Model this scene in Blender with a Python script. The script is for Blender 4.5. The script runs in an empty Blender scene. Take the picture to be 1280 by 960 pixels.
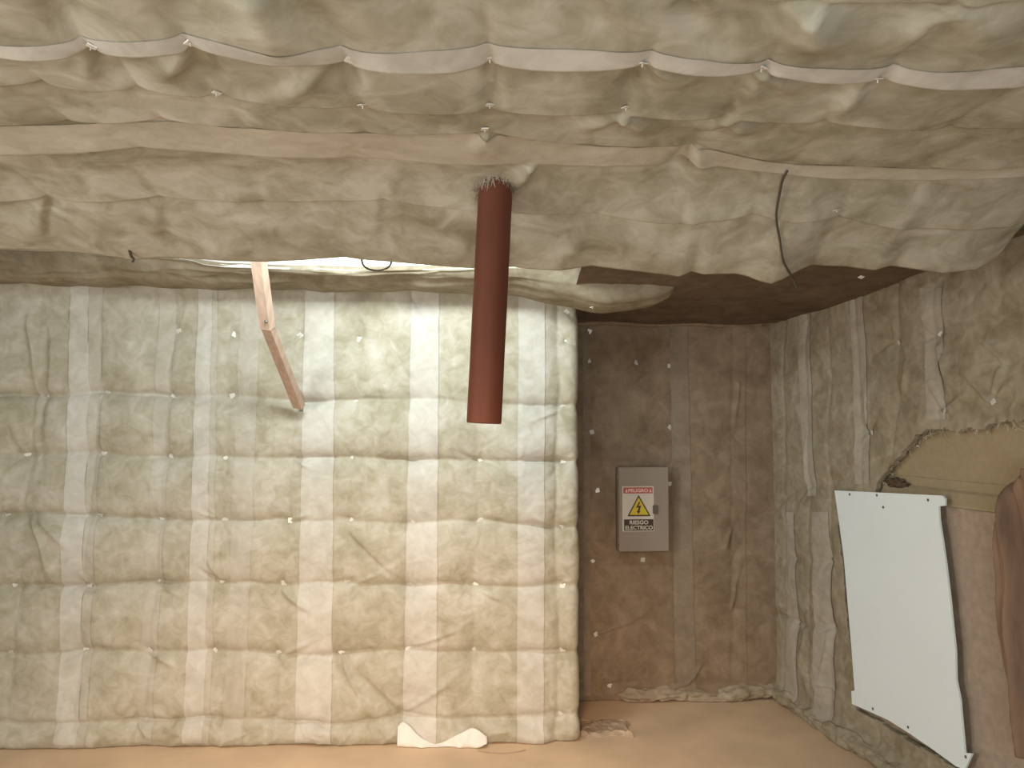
import bpy, bmesh, math, random
import numpy as np
from mathutils import Vector, Matrix

random.seed(7)
C = bpy.context.scene.collection
PI = math.pi

# ------------------------------------------------------------------ camera
F = 1000.0
CAM = np.array([0.0, 0.0, 1.6])
PIT = math.atan(51.0 / F)
FW = np.array([0, math.cos(PIT), math.sin(PIT)])
UP = np.array([0, -math.sin(PIT), math.cos(PIT)])
RT = np.array([1.0, 0, 0])

cam_d = bpy.data.cameras.new('camera')
cam_d.sensor_width = 36.0
cam_d.lens = 36.0 * F / 1280.0
cam_d.clip_start = 0.02
cam = bpy.data.objects.new('camera', cam_d)
cam.location = CAM
cam.rotation_euler = (PI / 2 + PIT, 0, 0)
C.objects.link(cam)
bpy.context.scene.camera = cam


def ray(px, py):
    px = np.asarray(px, float); py = np.asarray(py, float)
    a = ((px - 640) / F)[..., None]; b = ((480 - py) / F)[..., None]
    return FW + a * RT + b * UP


def hit(px, py, P0, N):
    d = ray(px, py)
    t = np.dot(P0 - CAM, N) / (d @ N)
    return CAM + d * t[..., None]


def at_depth(px, py, Y):
    d = ray(px, py)
    return CAM + d * (np.asarray(Y) / d[..., 1])[..., None]


def floor_hit(px, py):
    return hit(px, py, np.array([0, 0, 0.0]), np.array([0, 0, 1.0]))


# ------------------------------------------------------------------ noise
def hash2(ix, iy, s):
    h = (ix.astype(np.int64) * 374761393 + iy.astype(np.int64) * 668265263 + s * 974634777) & 0xFFFFFFFF
    h = ((h ^ (h >> 13)) * 1274126177) & 0xFFFFFFFF
    h = h ^ (h >> 16)
    return (h & 0xFFFF) / 65535.0


def vnoise(x, y, s=0):
    ix = np.floor(x); iy = np.floor(y)
    fx = x - ix; fy = y - iy
    fx = fx * fx * fx * (fx * (fx * 6 - 15) + 10); fy = fy * fy * fy * (fy * (fy * 6 - 15) + 10)
    a = hash2(ix, iy, s); b = hash2(ix + 1, iy, s); c = hash2(ix, iy + 1, s); d = hash2(ix + 1, iy + 1, s)
    return (a * (1 - fx) + b * fx) * (1 - fy) + (c * (1 - fx) + d * fx) * fy - 0.5


def fbm(x, y, s=0, n=3):
    r = 0; a = 1.0
    for i in range(n):
        r = r + a * vnoise(x * 2 ** i + 13.7 * i, y * 2 ** i + 7.1 * i, s + i); a *= 0.5
    return r


def sstep(a, b, x):
    t = np.clip((x - a) / (b - a), 0, 1)
    return t * t * (3 - 2 * t)


def seg_dist(u, v, p, q):
    """distance across and fraction along a segment"""
    d = np.array(q) - np.array(p); L = math.hypot(*d) + 1e-9; d = d / L
    a = (u - p[0]) * d[0] + (v - p[1]) * d[1]
    c = -(u - p[0]) * d[1] + (v - p[1]) * d[0]
    return c, a / L, L


class Quilt:
    """height of a pinned blanket of wool over its plane (u, v)"""

    def __init__(self, pins, R=0.10, D=0.03, rows=(), row_d=0.012, row_r=0.03, cols=(), col_d=0.006, col_r=0.03,
                 creases=(), rays=5, ray_a=0.006, ray_l=0.16, seed=1, base=0.006, base_s=3.0, fine=0.003, fine_s=11.0, p=0.8, env=None, warp=.02):
        self.__dict__.update(locals())
        rs = np.random.RandomState(seed)
        self.cr = list(creases)
        for (a, b) in pins:
            n = rs.randint(max(1, rays - 2), rays + 2) if rays else 0
            for k in range(n):
                th = rs.uniform(0, 2 * PI); L = ray_l * rs.uniform(0.5, 1.5)
                self.cr.append(((a, b), (a + L * math.cos(th), b + L * math.sin(th)), ray_a * rs.uniform(0.4, 1.3) * rs.choice([1, 1, -1]), rs.uniform(0.007, 0.016)))

    def __call__(self, u, v):
        u = np.asarray(u, float); v = np.asarray(v, float)
        sh = u.shape; u = u.ravel(); v = v.ravel()
        s = self.seed * 31
        # slight domain warp so that nothing is ruler-straight
        wu = u + self.warp * fbm(u * 5, v * 5, s + 1); wv = v + self.warp * fbm(u * 5, v * 5, s + 5)
        h = np.full(u.shape, self.D)
        if len(self.pins):
            dm = np.full(u.shape, 9.0)
            for (a, b) in self.pins:
                dm = np.minimum(dm, np.hypot(u - a, v - b))
            h = self.D * (1 - np.exp(-(dm / self.R) ** self.p))
        for ln in self.rows:
            xs = [q[0] for q in ln]; ys = [q[1] for q in ln]
            o = np.argsort(xs); vi = np.interp(wu, np.array(xs)[o], np.array(ys)[o])
            d = wv - vi
            inside = sstep(min(xs) - .12, min(xs), u) * (1 - sstep(max(xs), max(xs) + .12, u))
            am = self.row_d * (0.75 + 0.9 * vnoise(u * 4, v * 0 + 3.3, s + 17 + int(abs(ys[0]) * 91)))
            h = h - am * np.exp(-np.abs(d) / self.row_r) * inside
        for ln in self.cols:
            xs = [q[0] for q in ln]; ys = [q[1] for q in ln]
            o = np.argsort(ys); ui = np.interp(wv, np.array(ys)[o], np.array(xs)[o])
            inside = sstep(min(ys) - .12, min(ys), v) * (1 - sstep(max(ys), max(ys) + .12, v))
            am = self.col_d * (0.75 + 0.9 * vnoise(v * 4, u * 0 + 7.3, s + 29 + int(abs(xs[0]) * 91)))
            h = h - am * np.exp(-np.abs(wu - ui) / self.col_r) * inside
        for (p, q, am, w) in self.cr:
            m = (np.abs(u - (p[0] + q[0]) / 2) < abs(p[0] - q[0]) / 2 + 4 * w + .05) & (np.abs(v - (p[1] + q[1]) / 2) < abs(p[1] - q[1]) / 2 + 4 * w + .05)
            if not m.any():
                continue
            c, t, L = seg_dist(wu[m], wv[m], p, q)
            fade = sstep(-0.08, 0.05, t) * (1 - sstep(0.35, 1.0, t))
            ww = w * (0.6 + 0.9 * np.clip(t, 0, 1))
            h[m] += am * fade * np.exp(-(c / ww) ** 2)
        h = h + self.base * fbm(u * self.base_s, v * self.base_s, s + 50, 2)
        # crinkles of the tissue: ridged noise
        r = np.abs(fbm(wu * self.fine_s, wv * self.fine_s * 0.8, s + 70, 2))
        r2 = np.abs(fbm((u + v * .6) * self.fine_s * .6, (v - u * .5) * self.fine_s * 1.4, s + 90, 2))
        h = h + self.fine * (np.exp(-r / 0.05) - np.exp(-r2 / 0.06)) * (0.4 + 1.2 * np.clip(vnoise(u * 2.2, v * 2.2, s + 99) + .5, 0, 1))
        if self.env is not None:
            h = self.env(u, v, h)
        return h.reshape(sh)


class Plane:
    def __init__(self, O, U, V, N):
        self.O, self.U, self.V, self.N = [np.array(a, float) for a in (O, U, V, N)]
        self.h = None

    def uv(self, px, py, lift=0.0):
        P = hit(px, py, self.O + self.N * lift, self.N) - self.O
        return P @ self.U, P @ self.V

    def pt(self, px, py, lift=0.0):
        a, b = self.uv(np.float64(px), np.float64(py), lift)
        return (float(a), float(b))

    def pos(self, u, v, off=0.0):
        u = np.asarray(u, float); v = np.asarray(v, float)
        h = (self.h(u, v) if self.h is not None else 0 * u) + off
        return self.O + u[..., None] * self.U + v[..., None] * self.V + h[..., None] * self.N

    def flat(self, u, v, off=0.0):
        u = np.asarray(u, float); v = np.asarray(v, float)
        return self.O + u[..., None] * self.U + v[..., None] * self.V + off * self.N


# ------------------------------------------------------------------ objects
def tag(o, label=None, cat=None, group=None, kind=None):
    if label: o['label'] = label
    if cat: o['category'] = cat
    if group: o['group'] = group
    if kind: o['kind'] = kind
    return o


def empty(name, loc, label, cat, group=None):
    o = bpy.data.objects.new(name, None); o.location = loc; C.objects.link(o); o.empty_display_size = .05
    return tag(o, label, cat, group)


def link(name, me, mat, parent=None):
    o = bpy.data.objects.new(name, me)
    if mat is not None: me.materials.append(mat)
    C.objects.link(o)
    if parent is not None:
        o.parent = parent
        o.matrix_parent_inverse = parent_world(parent).inverted()
    return o


def parent_world(p):
    m = Matrix.LocRotScale(p.location, p.rotation_euler, p.scale)
    return m if p.parent is None else parent_world(p.parent) @ p.matrix_parent_inverse @ m


def grid_mesh(name, P, mask=None, skirt=None, flip=False):
    """P: (n, m, 3) points; mask: (n-1, m-1) kept faces; skirt: vector (thickness) the border is turned back by"""
    n, m = P.shape[:2]
    idx = np.arange(n * m).reshape(n, m)
    q = np.stack([idx[:-1, :-1], idx[1:, :-1], idx[1:, 1:], idx[:-1, 1:]], -1).reshape(-1, 4)
    if mask is not None: q = q[mask.reshape(-1)]
    if flip: q = q[:, ::-1]
    verts = P.reshape(-1, 3)
    used = np.unique(q); re = -np.ones(len(verts), int); re[used] = np.arange(len(used))
    verts = verts[used]; q = re[q]
    if skirt is not None:
        e = np.concatenate([q[:, [0, 1]], q[:, [1, 2]], q[:, [2, 3]], q[:, [3, 0]]])
        key = np.sort(e, 1); key = key[:, 0] * (len(verts) + 1) + key[:, 1]
        _, inv, cnt = np.unique(key, return_inverse=True, return_counts=True)
        be = e[cnt[inv] == 1]
        bv = np.unique(be); new = -np.ones(len(verts), int); base = len(verts)
        rings = [(0.25, .3), (1.0, 1.0)]
        prev = {int(b): int(b) for b in bv}
        allv = [verts]; allq = [q]
        for (f, _) in rings:
            nv = verts[bv] + np.array(skirt) * f
            cur = {int(b): base + i for i, b in enumerate(bv)}; base += len(bv)
            allv.append(nv)
            allq.append(np.array([[prev[int(b)], prev[int(a)], cur[int(a)], cur[int(b)]] for a, b in be]))
            prev = cur
        verts = np.concatenate(allv); q = np.concatenate(allq)
    me = bpy.data.meshes.new(name)
    me.from_pydata(verts.tolist(), [], q.tolist())
    me.polygons.foreach_set('use_smooth', np.ones(len(me.polygons), bool))
    me.update()
    return me


def bm_obj(name, bm, mat, parent=None, smooth=False):
    bmesh.ops.recalc_face_normals(bm, faces=bm.faces)
    me = bpy.data.meshes.new(name); bm.to_mesh(me); bm.free()
    if smooth:
        me.polygons.foreach_set('use_smooth', np.ones(len(me.polygons), bool))
    return link(name, me, mat, parent)


def add_box(bm, lo, hi, bevel=0.0, mat=None):
    r = bmesh.ops.create_cube(bm, size=1)
    vs = r['verts']
    for v in vs:
        v.co = Vector([lo[i] + (v.co[i] + .5) * (hi[i] - lo[i]) for i in range(3)])
        if mat is not None: v.co = mat @ v.co
    if bevel:
        es = list({e for v in vs for e in v.link_edges})
        bmesh.ops.bevel(bm, geom=es, offset=bevel, segments=2, affect='EDGES', profile=.5)


def prism(bm, poly, depth, M):
    """poly: 2D points extruded by depth along local -z, placed by M"""
    f = [bm.verts.new(M @ Vector((x, y, 0))) for x, y in poly]
    b = [bm.verts.new(M @ Vector((x, y, -depth))) for x, y in poly]
    bm.faces.new(f); bm.faces.new(b[::-1])
    n = len(poly)
    for i in range(n):
        bm.faces.new([f[i], b[i], b[(i + 1) % n], f[(i + 1) % n]])


def tube_mesh(name, pts, r, sides=10, caps=True, taper=None):
    pts = [Vector(p) for p in pts]
    bm = bmesh.new(); rings = []
    up = Vector((0.31, 0.17, 0.93))
    for i, p in enumerate(pts):
        t = (pts[min(i + 1, len(pts) - 1)] - pts[max(i - 1, 0)]).normalized()
        a = t.cross(up).normalized(); b = t.cross(a).normalized()
        rr = r if taper is None else r * (1 + (taper - 1) * i / (len(pts) - 1))
        rings.append([bm.verts.new(p + a * rr * math.cos(2 * PI * k / sides) + b * rr * math.sin(2 * PI * k / sides)) for k in range(sides)])
    for i in range(len(rings) - 1):
        for k in range(sides):
            bm.faces.new([rings[i][k], rings[i][(k + 1) % sides], rings[i + 1][(k + 1) % sides], rings[i + 1][k]])
    if caps:
        bm.faces.new(rings[0]); bm.faces.new(rings[-1][::-1])
    bmesh.ops.recalc_face_normals(bm, faces=bm.faces)
    me = bpy.data.meshes.new(name); bm.to_mesh(me); bm.free()
    me.polygons.foreach_set('use_smooth', np.ones(len(me.polygons), bool))
    return me


def spline(pts, n):
    pts = np.array(pts, float); m = len(pts)
    P = np.vstack([2 * pts[0] - pts[1], pts, 2 * pts[-1] - pts[-2]])
    out = []
    for s in np.linspace(0, m - 1, n):
        i = min(int(s), m - 2); t = s - i
        a, b, c, d = P[i], P[i + 1], P[i + 2], P[i + 3]
        out.append(0.5 * ((2 * b) + (c - a) * t + (2 * a - 5 * b + 4 * c - d) * t * t + (3 * b - a - 3 * c + d) * t ** 3))
    return np.array(out)


# ------------------------------------------------------------------ materials
def new_mat(name):
    m = bpy.data.materials.new(name); m.use_nodes = True
    nt = m.node_tree; b = nt.nodes['Principled BSDF']
    return m, nt, b


def wool(name, lo, mid, hi, scale=5.0, rough=0.85, bump=0.12, weave=0.0, stretch=(1, 1, 1)):
    """tissue faced mineral wool: cloudy patches of fibre showing through"""
    m, nt, b = new_mat(name)
    N = nt.nodes; L = nt.links
    tc = N.new('ShaderNodeTexCoord')
    mp = N.new('ShaderNodeMapping'); mp.inputs['Scale'].default_value = stretch
    L.new(tc.outputs['Object'], mp.inputs['Vector'])
    n1 = N.new('ShaderNodeTexNoise'); n1.inputs['Scale'].default_value = scale; n1.inputs['Detail'].default_value = 5; n1.inputs['Distortion'].default_value = .9; n1.inputs['Roughness'].default_value = .55
    L.new(mp.outputs[0], n1.inputs['Vector'])
    n2 = N.new('ShaderNodeTexNoise'); n2.inputs['Scale'].default_value = scale * 3.1; n2.inputs['Detail'].default_value = 6; n2.inputs['Distortion'].default_value = .8; n2.inputs['Roughness'].default_value = .6
    L.new(mp.outputs[0], n2.inputs['Vector'])
    mx = N.new('ShaderNodeMath'); mx.operation = 'MULTIPLY_ADD'; mx.inputs[1].default_value = .5
    L.new(n2.outputs['Fac'], mx.inputs[0])
    h = N.new('ShaderNodeMath'); h.operation = 'MULTIPLY'; h.inputs[1].default_value = .5
    L.new(n1.outputs['Fac'], h.inputs[0]); L.new(h.outputs[0], mx.inputs[2])
    cr = N.new('ShaderNodeValToRGB')
    e = cr.color_ramp.elements
    e[0].position = .37; e[0].color = (*lo, 1); e[1].position = .64; e[1].color = (*hi, 1)
    k = e.new(.5); k.color = (*mid, 1)
    L.new(mx.outputs[0], cr.inputs['Fac'])
    L.new(cr.outputs['Color'], b.inputs['Base Color'])
    b.inputs['Roughness'].default_value = rough
    b.inputs['Specular IOR Level'].default_value = .12
    n3 = N.new('ShaderNodeTexNoise'); n3.inputs['Scale'].default_value = 16; n3.inputs['Detail'].default_value = 5; n3.inputs['Distortion'].default_value = 1.2
    L.new(tc.outputs['Object'], n3.inputs['Vector'])
    bp = N.new('ShaderNodeBump'); bp.inputs['Strength'].default_value = bump; bp.inputs['Distance'].default_value = .012
    L.new(n3.outputs['Fac'], bp.inputs['Height']); L.new(bp.outputs[0], b.inputs['Normal'])
    return m


def plain(name, col, rough=.7, var=.12, scale=8.0, bump=.1, bscale=60.0, metal=0.0, spec=.3, stretch=(1, 1, 1)):
    m, nt, b = new_mat(name); N = nt.nodes; L = nt.links
    tc = N.new('ShaderNodeTexCoord')
    mp = N.new('ShaderNodeMapping'); mp.inputs['Scale'].default_value = stretch
    L.new(tc.outputs['Object'], mp.inputs['Vector'])
    n1 = N.new('ShaderNodeTexNoise'); n1.inputs['Scale'].default_value = scale; n1.inputs['Detail'].default_value = 5
    L.new(mp.outputs[0], n1.inputs['Vector'])
    cr = N.new('ShaderNodeValToRGB'); e = cr.color_ramp.elements
    e[0].position = .3; e[1].position = .7
    e[0].color = (*[c * (1 - var) for c in col], 1); e[1].color = (*[min(1, c * (1 + var)) for c in col], 1)
    L.new(n1.outputs['Fac'], cr.inputs['Fac']); L.new(cr.outputs['Color'], b.inputs['Base Color'])
    b.inputs['Roughness'].default_value = rough; b.inputs['Metallic'].default_value = metal; b.inputs['Specular IOR Level'].default_value = spec
    if bump:
        n2 = N.new('ShaderNodeTexNoise'); n2.inputs['Scale'].default_value = bscale; n2.inputs['Detail'].default_value = 4
        L.new(mp.outputs[0], n2.inputs['Vector'])
        bp = N.new('ShaderNodeBump'); bp.inputs['Strength'].default_value = bump; bp.inputs['Distance'].default_value = .01
        L.new(n2.outputs['Fac'], bp.inputs['Height']); L.new(bp.outputs[0], b.inputs['Normal'])
    return m


M = {}
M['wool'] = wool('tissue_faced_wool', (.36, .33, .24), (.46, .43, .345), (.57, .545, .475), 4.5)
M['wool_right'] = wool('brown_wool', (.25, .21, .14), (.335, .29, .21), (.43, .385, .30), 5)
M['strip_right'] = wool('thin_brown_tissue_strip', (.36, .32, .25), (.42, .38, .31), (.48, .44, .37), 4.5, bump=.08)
M['wool_ceiling'] = wool('tissue_faced_wool_overhead', (.262, .24, .172), (.38, .356, .283), (.52, .50, .435), 3.2, bump=.06)
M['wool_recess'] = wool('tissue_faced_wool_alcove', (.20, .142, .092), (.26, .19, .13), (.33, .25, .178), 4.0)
M['wool_roll'] = wool('dark_wool_roll', (.20, .17, .115), (.27, .235, .17), (.35, .315, .245), 4, bump=.08)  # toned darker than the overhead blanket
M['wool_shaded'] = wool('shaded_alcove_wool', (.11, .08, .055), (.145, .108, .077), (.185, .14, .10), 4, bump=.08)  # darker copy of the alcove wool, overhead shade put into the colour
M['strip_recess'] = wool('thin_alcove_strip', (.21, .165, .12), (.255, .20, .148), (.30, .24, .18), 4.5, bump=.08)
M['strip'] = wool('white_tissue_strip', (.48, .46, .40), (.56, .54, .485), (.635, .62, .575), 4.5, bump=.08)
M['strip_dull'] = wool('thin_tissue_strip', (.42, .39, .315), (.49, .46, .39), (.56, .535, .47), 4.5, bump=.08)
M['strip_ceiling'] = wool('bright_tissue_strip', (.42, .40, .355), (.505, .485, .44), (.58, .565, .525), 4.5, bump=.05)
M['white_tissue'] = plain('white_tissue', (.80, .78, .74), .8, .04)
M['fluff'] = plain('torn_fibre', (.50, .43, .34), .9, .2)
M['floor'] = plain('brown_hardboard', (.68, .505, .345), .7, .12, 3.0, .08, 40)
M['shell'] = plain('raw_board', (.32, .24, .16), .8)
M['clay'] = plain('red_brown_plastic', (.145, .047, .028), .6, .06, 6, .03, 30, spec=.25)
M['clay_dark'] = plain('pipe_inside', (.10, .025, .015), .6, .05)
M['wood'] = plain('raw_pine', (.48, .35, .27), .6, .15, 7, .1, 40, stretch=(6, 6, .5))
M['steel'] = plain('galvanised_steel', (.72, .70, .65), .4, .05, metal=.15, spec=.5, bump=0)
M['screw'] = plain('dull_screw', (.16, .15, .14), .45, .05, metal=.6, bump=0)
M['panel'] = plain('grey_enamel', (.27, .22, .175), .45, .03, 4, .02, 90, spec=.4)
M['panel_dark'] = plain('dark_plastic', (.11, .09, .075), .5, .03, bump=0)
M['sign_white'] = plain('sign_white', (.58, .52, .45), .5, .02, bump=0)
M['sign_red'] = plain('sign_red', (.40, .10, .09), .5, .02, bump=0)
M['sign_yellow'] = plain('sign_yellow', (.60, .46, .04), .5, .02, bump=0)
M['sign_black'] = plain('sign_black', (.055, .035, .025), .5, .02, bump=0)
M['sign_pink'] = plain('sign_pale_letters', (.78, .50, .46), .5, .02, bump=0)
M['white_board'] = plain('white_laminate', (.85, .94, .98), .45, .015, 3, .01, 20)
M['fibreboard'] = plain('brown_fibreboard', (.38, .305, .195), .85, .06, 40, .25, 160)
M['felt'] = plain('brown_felt', (.40, .315, .25), .95, .12, 30, .4, 130)
M['curtain'] = plain('brown_burlap', (.255, .165, .115), .95, .34, 9, .3, 100, stretch=(1, 1, .25))
M['cable'] = plain('dark_cable', (.085, .065, .05), .5, .05, bump=0)
M['plastic'] = plain('brown_sheet', (.46, .35, .25), .7, .15, 14, .2, 40, spec=.2)

# ------------------------------------------------------------------ planes of the place
ZC = 2.36                      # level of the overhead pins
A = floor_hit(0., 934.); B = floor_hit(725., 926.)
um = (B - A) / np.linalg.norm(B - A)
nm = np.array([um[1], -um[0], 0.0])          # faces the camera
S_main = Plane(A, um, (0, 0, 1), nm)
Rc0 = floor_hit(775., 876.); Rc1 = floor_hit(975., 871.)
ur = (Rc1 - Rc0) / np.linalg.norm(Rc1 - Rc0); nr = np.array([ur[1], -ur[0], 0.0])
S_rec = Plane(Rc1, ur, (0, 0, 1), nr)        # u = 0 at the corner with the right wall, negative to the left
dirR = np.array([(640 - 454) / F, -(math.cos(PIT)), 0]); dirR /= np.linalg.norm(dirR)   # from the corner towards the camera
nR = np.array([dirR[1], -dirR[0], 0.0])      # into the room (-x)
S_right = Plane(Rc1, dirR, (0, 0, 1), nR)
S_ceil = Plane((0, 0, ZC), (1, 0, 0), (0, 1, 0), (0, 0, -1))


def washers(S, pins_px, parent, size=.014, seed=3):
    rs = np.random.RandomState(seed)
    protos = []
    for k in range(3):
        bm = bmesh.new()
        s = size
        out = [(-s, -s), (s, -s), (s, s), (-s, s)]
        hole = [(-s * .32, -s * .32), (s * .32, -s * .32), (s * .32, s * .32), (-s * .32, s * .32)]
        for z0, z1, a in ((0, .002, out),):
            lo = [bm.verts.new((x, y, z0)) for x, y in a]; hi = [bm.verts.new((x * .92, y * .92, z1)) for x, y in a]
            bm.faces.new(lo[::-1])
            hh = [bm.verts.new((x, y, z1)) for x, y in hole]
            for i in range(4):
                j = (i + 1) % 4
                bm.faces.new([lo[i], lo[j], hi[j], hi[i]]); bm.faces.new([hi[i], hi[j], hh[j], hh[i]])
            bm.faces.new([bm.verts.new((x, y, z1 + .001)) for x, y in [(q[0] * .9, q[1] * .9) for q in hole]])
        r = bmesh.ops.create_cone(bm, segments=6, radius1=.0018, radius2=.0012, depth=.008, cap_ends=True)
        for v in r['verts']: v.co.z += .005
        bmesh.ops.recalc_face_normals(bm, faces=bm.faces)
        me = bpy.data.meshes.new('fixing_washer'); bm.to_mesh(me); bm.free(); me.materials.append(M['steel']); protos.append(me)
    for px, py in pins_px:
        u, v = S.pt(px, py, .012)
        P = S.pos(np.array([u]), np.array([v]), .003)[0]
        o = bpy.data.objects.new('fixing_washer', protos[rs.randint(3)]); C.objects.link(o)
        U, V, N = Vector(S.U), Vector(S.V), Vector(S.N)
        R = Matrix((U, V, N)).transposed().to_4x4()
        if R.determinant() < 0: R = Matrix((-U, V, N)).transposed().to_4x4()
        R = R @ Matrix.Rotation(rs.uniform(0, PI), 4, 'Z') @ Matrix.Rotation(rs.uniform(-.3, .3), 4, 'X') @ Matrix.Rotation(rs.uniform(-.3, .3), 4, 'Y')
        o.matrix_world = Matrix.Translation(Vector(P)) @ R
        loc, rot, sc = o.matrix_world.decompose()
        o.location = loc; o.rotation_euler = rot.to_euler(); o.scale = sc
        o.parent = parent; o.matrix_parent_inverse = parent_world(parent).inverted()


def strip(S, ea, eb, mat, parent, n=330, m=15, off=.004, name='tissue_strip', jag=0.004, fray=True):
    """a band of tissue between two edge lines given in the plane's own (u, v)"""
    a = spline(ea, n); b = spline(eb, n)
    t = np.linspace(0, 1, m)[None, :, None]
    P = a[:, None] * (1 - t) + b[:, None] * t
    rs = np.random.RandomState(len(ea) + int(abs(ea[0][0]) * 1000))
    w = np.linspace(0, 30, n)
    j = jag * fbm(w, w * 0 + rs.uniform(0, 90), 5, 3); d = b - a; d /= np.linalg.norm(d, axis=1)[:, None] + 1e-9
    P[:, 0] += d * j[:, None]; P[:, -1] += d * (jag * fbm(w, w * 0 + rs.uniform(0, 90), 8, 3))[:, None]
    X = S.pos(P[..., 0], P[..., 1], off)
    me = grid_mesh(name, X)
    return link(name, me, mat, parent)


# ================================================================== main back wall
def rows_px(S, rows):
    return [[S.pt(x, y) for x, y in r] for r in rows]


main_rows = [
    [(-140, 495), (54, 494), (130, 490), (214, 494), (289, 495), (376, 502), (444, 500), (519, 498), (600, 503), (705, 508)],
    [(-140, 568), (30, 568), (127, 566), (211, 570), (281, 573), (363, 573), (439, 573), (518, 576), (600, 574), (705, 579)],
    [(-140, 643), (4, 644), (121, 645), (199, 649), (279, 650), (362, 651), (440, 650), (518, 653), (600, 650), (704, 658)],
    [(-140, 733), (15, 733), (109, 732), (194, 729), (276, 729), (353, 730), (433, 728), (511, 731), (595, 731), (704, 733)],
    [(-140, 812), (10, 816), (104, 812), (185, 814), (268, 814), (346, 816), (425, 817), (509, 811), (594, 814), (704, 814)],
    [(-140, 902), (34, 902), (95, 900), (170, 899), (265, 897), (340, 899), (425, 903), (505, 893), (590, 897), (702, 893)],
]
main_top = [(222, 414), (293, 418), (375, 419), (449, 424), (522, 382), (708, 390), (706, 426)]
main_pins = main_top + [p for r in main_rows[:5] for p in r if p[0] > -100] + [(702, 893)]
pins_uv = [S_main.pt(*p) for p in main_pins + [p for r in main_rows for p in r if p[0] < -100] + [(340, 899), (505, 893), (170, 899)]]
cols_px = [[(x0, 300), (x1, 945)] for x0, x1 in ((62, 8), (136, 92), (226, 178), (296, 262), (382, 338), (452, 418), (522, 503), (602, 590))]
cols_uv = [[S_main.pt(*p) for p in c] for c in cols_px] + [[S_main.pt(698, 300), S_main.pt(696, 945)]] * 2
um_max = S_main.pt(724, 700)[0]


def main_env(u, v, h):
    d = um_max - u
    h = np.where(d < .05, h - (.055 - np.sqrt(np.clip(.055 ** 2 - (.055 - np.clip(d, 0, .055)) ** 2, 0, 1))), h)
    # at the foot the tissue tucks under
    h = h + .012 * np.exp(-((v - .045) / .05) ** 2) - .02 * np.exp(-v / .02)
    lo = np.exp(-(v / .14) ** 2)
    h = h + lo * (.020 * fbm(u * 6 + v * 3, v * 9, 501, 3) + .012 * np.exp(-np.abs(fbm(u * 5 - v * 4, v * 6, 511, 2)) / .07))
    return h


mc = []
for (a, b, am, w) in [((436, 666), (510, 740), -.012, .012), ((505, 893), (428, 822), -.014, .013), ((505, 893), (600, 818), .010, .013), ((594, 731), (650, 760), .01, .012),
                      ((433, 735), (500, 700), .007, .014), ((511, 811), (575, 790), -.01, .012), ((511, 811), (600, 775), .008, .014), ((362, 651), (392, 640), .01, .009), ((363, 573), (395, 590), .012, .008),
                      ((353, 735), (400, 775), .012, .014), ((346, 820), (410, 790), .009, .012), ((185, 816), (235, 838), .012, .013), ((45, 650), (85, 760), .016, .018), ((60, 420), (48, 640), -.016, .02), ((40, 400), (58, 560), .014, .018),
                      ((55, 650), (100, 700), .012, .016), ((194, 729), (240, 748), .010, .011), ((276, 729), (238, 705), -.009, .011), ((425, 817), (470, 905), .012, .013), ((170, 899), (195, 925), .014, .013), ((375, 419), (330, 480), .008, .012), ((375, 419), (345, 440), .008, .009),
                      ((704, 658), (655, 640), .007, .01), ((600, 574), (560, 560), -.008, .012), ((600, 574), (640, 620), .007, .012), ((708, 510), (650, 530), .007, .01)]:
    mc.append((S_main.pt(*a), S_main.pt(*b), am * 1.5, w * .95))
S_main.h = Quilt(pins_uv, R=.11, D=.042, rows=rows_px(S_main, main_rows), row_d=.046, row_r=.024, cols=cols_uv, col_d=.014, col_r=.026,
                 creases=mc, rays=4, ray_a=.0055, ray_l=.13, seed=2, base=.018, base_s=2.8, fine=.0024, fine_s=9, env=main_env)
u0 = S_main.pt(-190, 700)[0]
nu, nv = 420, 290
uu = np.linspace(u0, um_max, nu); vv = np.linspace(0.002, 2.42, nv)
Ug, Vg = np.meshgrid(uu, vv, indexing='ij')
# wavy free edge
edge = np.exp(-(um_max - Ug) / .05) * (.006 * fbm(Vg * 5, Vg * 0 + 2, 4, 2) - .008 * sum(np.exp(-((Vg - S_main.pt(705, y)[1]) / .03) ** 2) for y in (390, 508, 579, 658, 733, 814, 893)))
P = S_main.pos(Ug, Vg) + edge[..., None] * um
me = grid_mesh('quilted_face', P, skirt=-nm * .06)
blanket = empty('insulation_blanket', tuple(S_main.flat(np.array(um_max / 2), np.array(0.0))), 'large brightly lit quilted insulation blanket covering the back wall left of the alcove', 'insulation', 'insulation blankets lining the room')
link('quilted_face', me, M['wool'], blanket)


def vstrip(S, xt0, xt1, xb0, xb1, yt, yb, mat, parent, mid=None, off=.004):
    n = 8; ea = []; eb = []
    for i in range(n):
        t = i / (n - 1); y = yt + (yb - yt) * t
        ea.append(S.pt(xt0 + (xb0 - xt0) * t, y)); eb.append(S.pt(xt1 + (xb1 - xt1) * t, y))
    return strip(S, ea, eb, mat, parent, off=off)


for a in [(94, 116, 75, 102), (252, 269, 232, 256), (384, 420, 370, 415), (516, 549, 503, 546), (648, 681, 646, 679)]:
    vstrip(S_main, *a, 330, 926, M['strip'], blanket)
for a in [(116, 134, 102, 112), (-30, 6, -40, -8), (269, 276, 256, 264), (305, 330, 280, 306), (205, 224, 172, 192)]:
    vstrip(S_main, *a, 330, 926, M['strip_dull'], blanket, off=.0028)
washers(S_main, main_pins, blanket)
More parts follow.
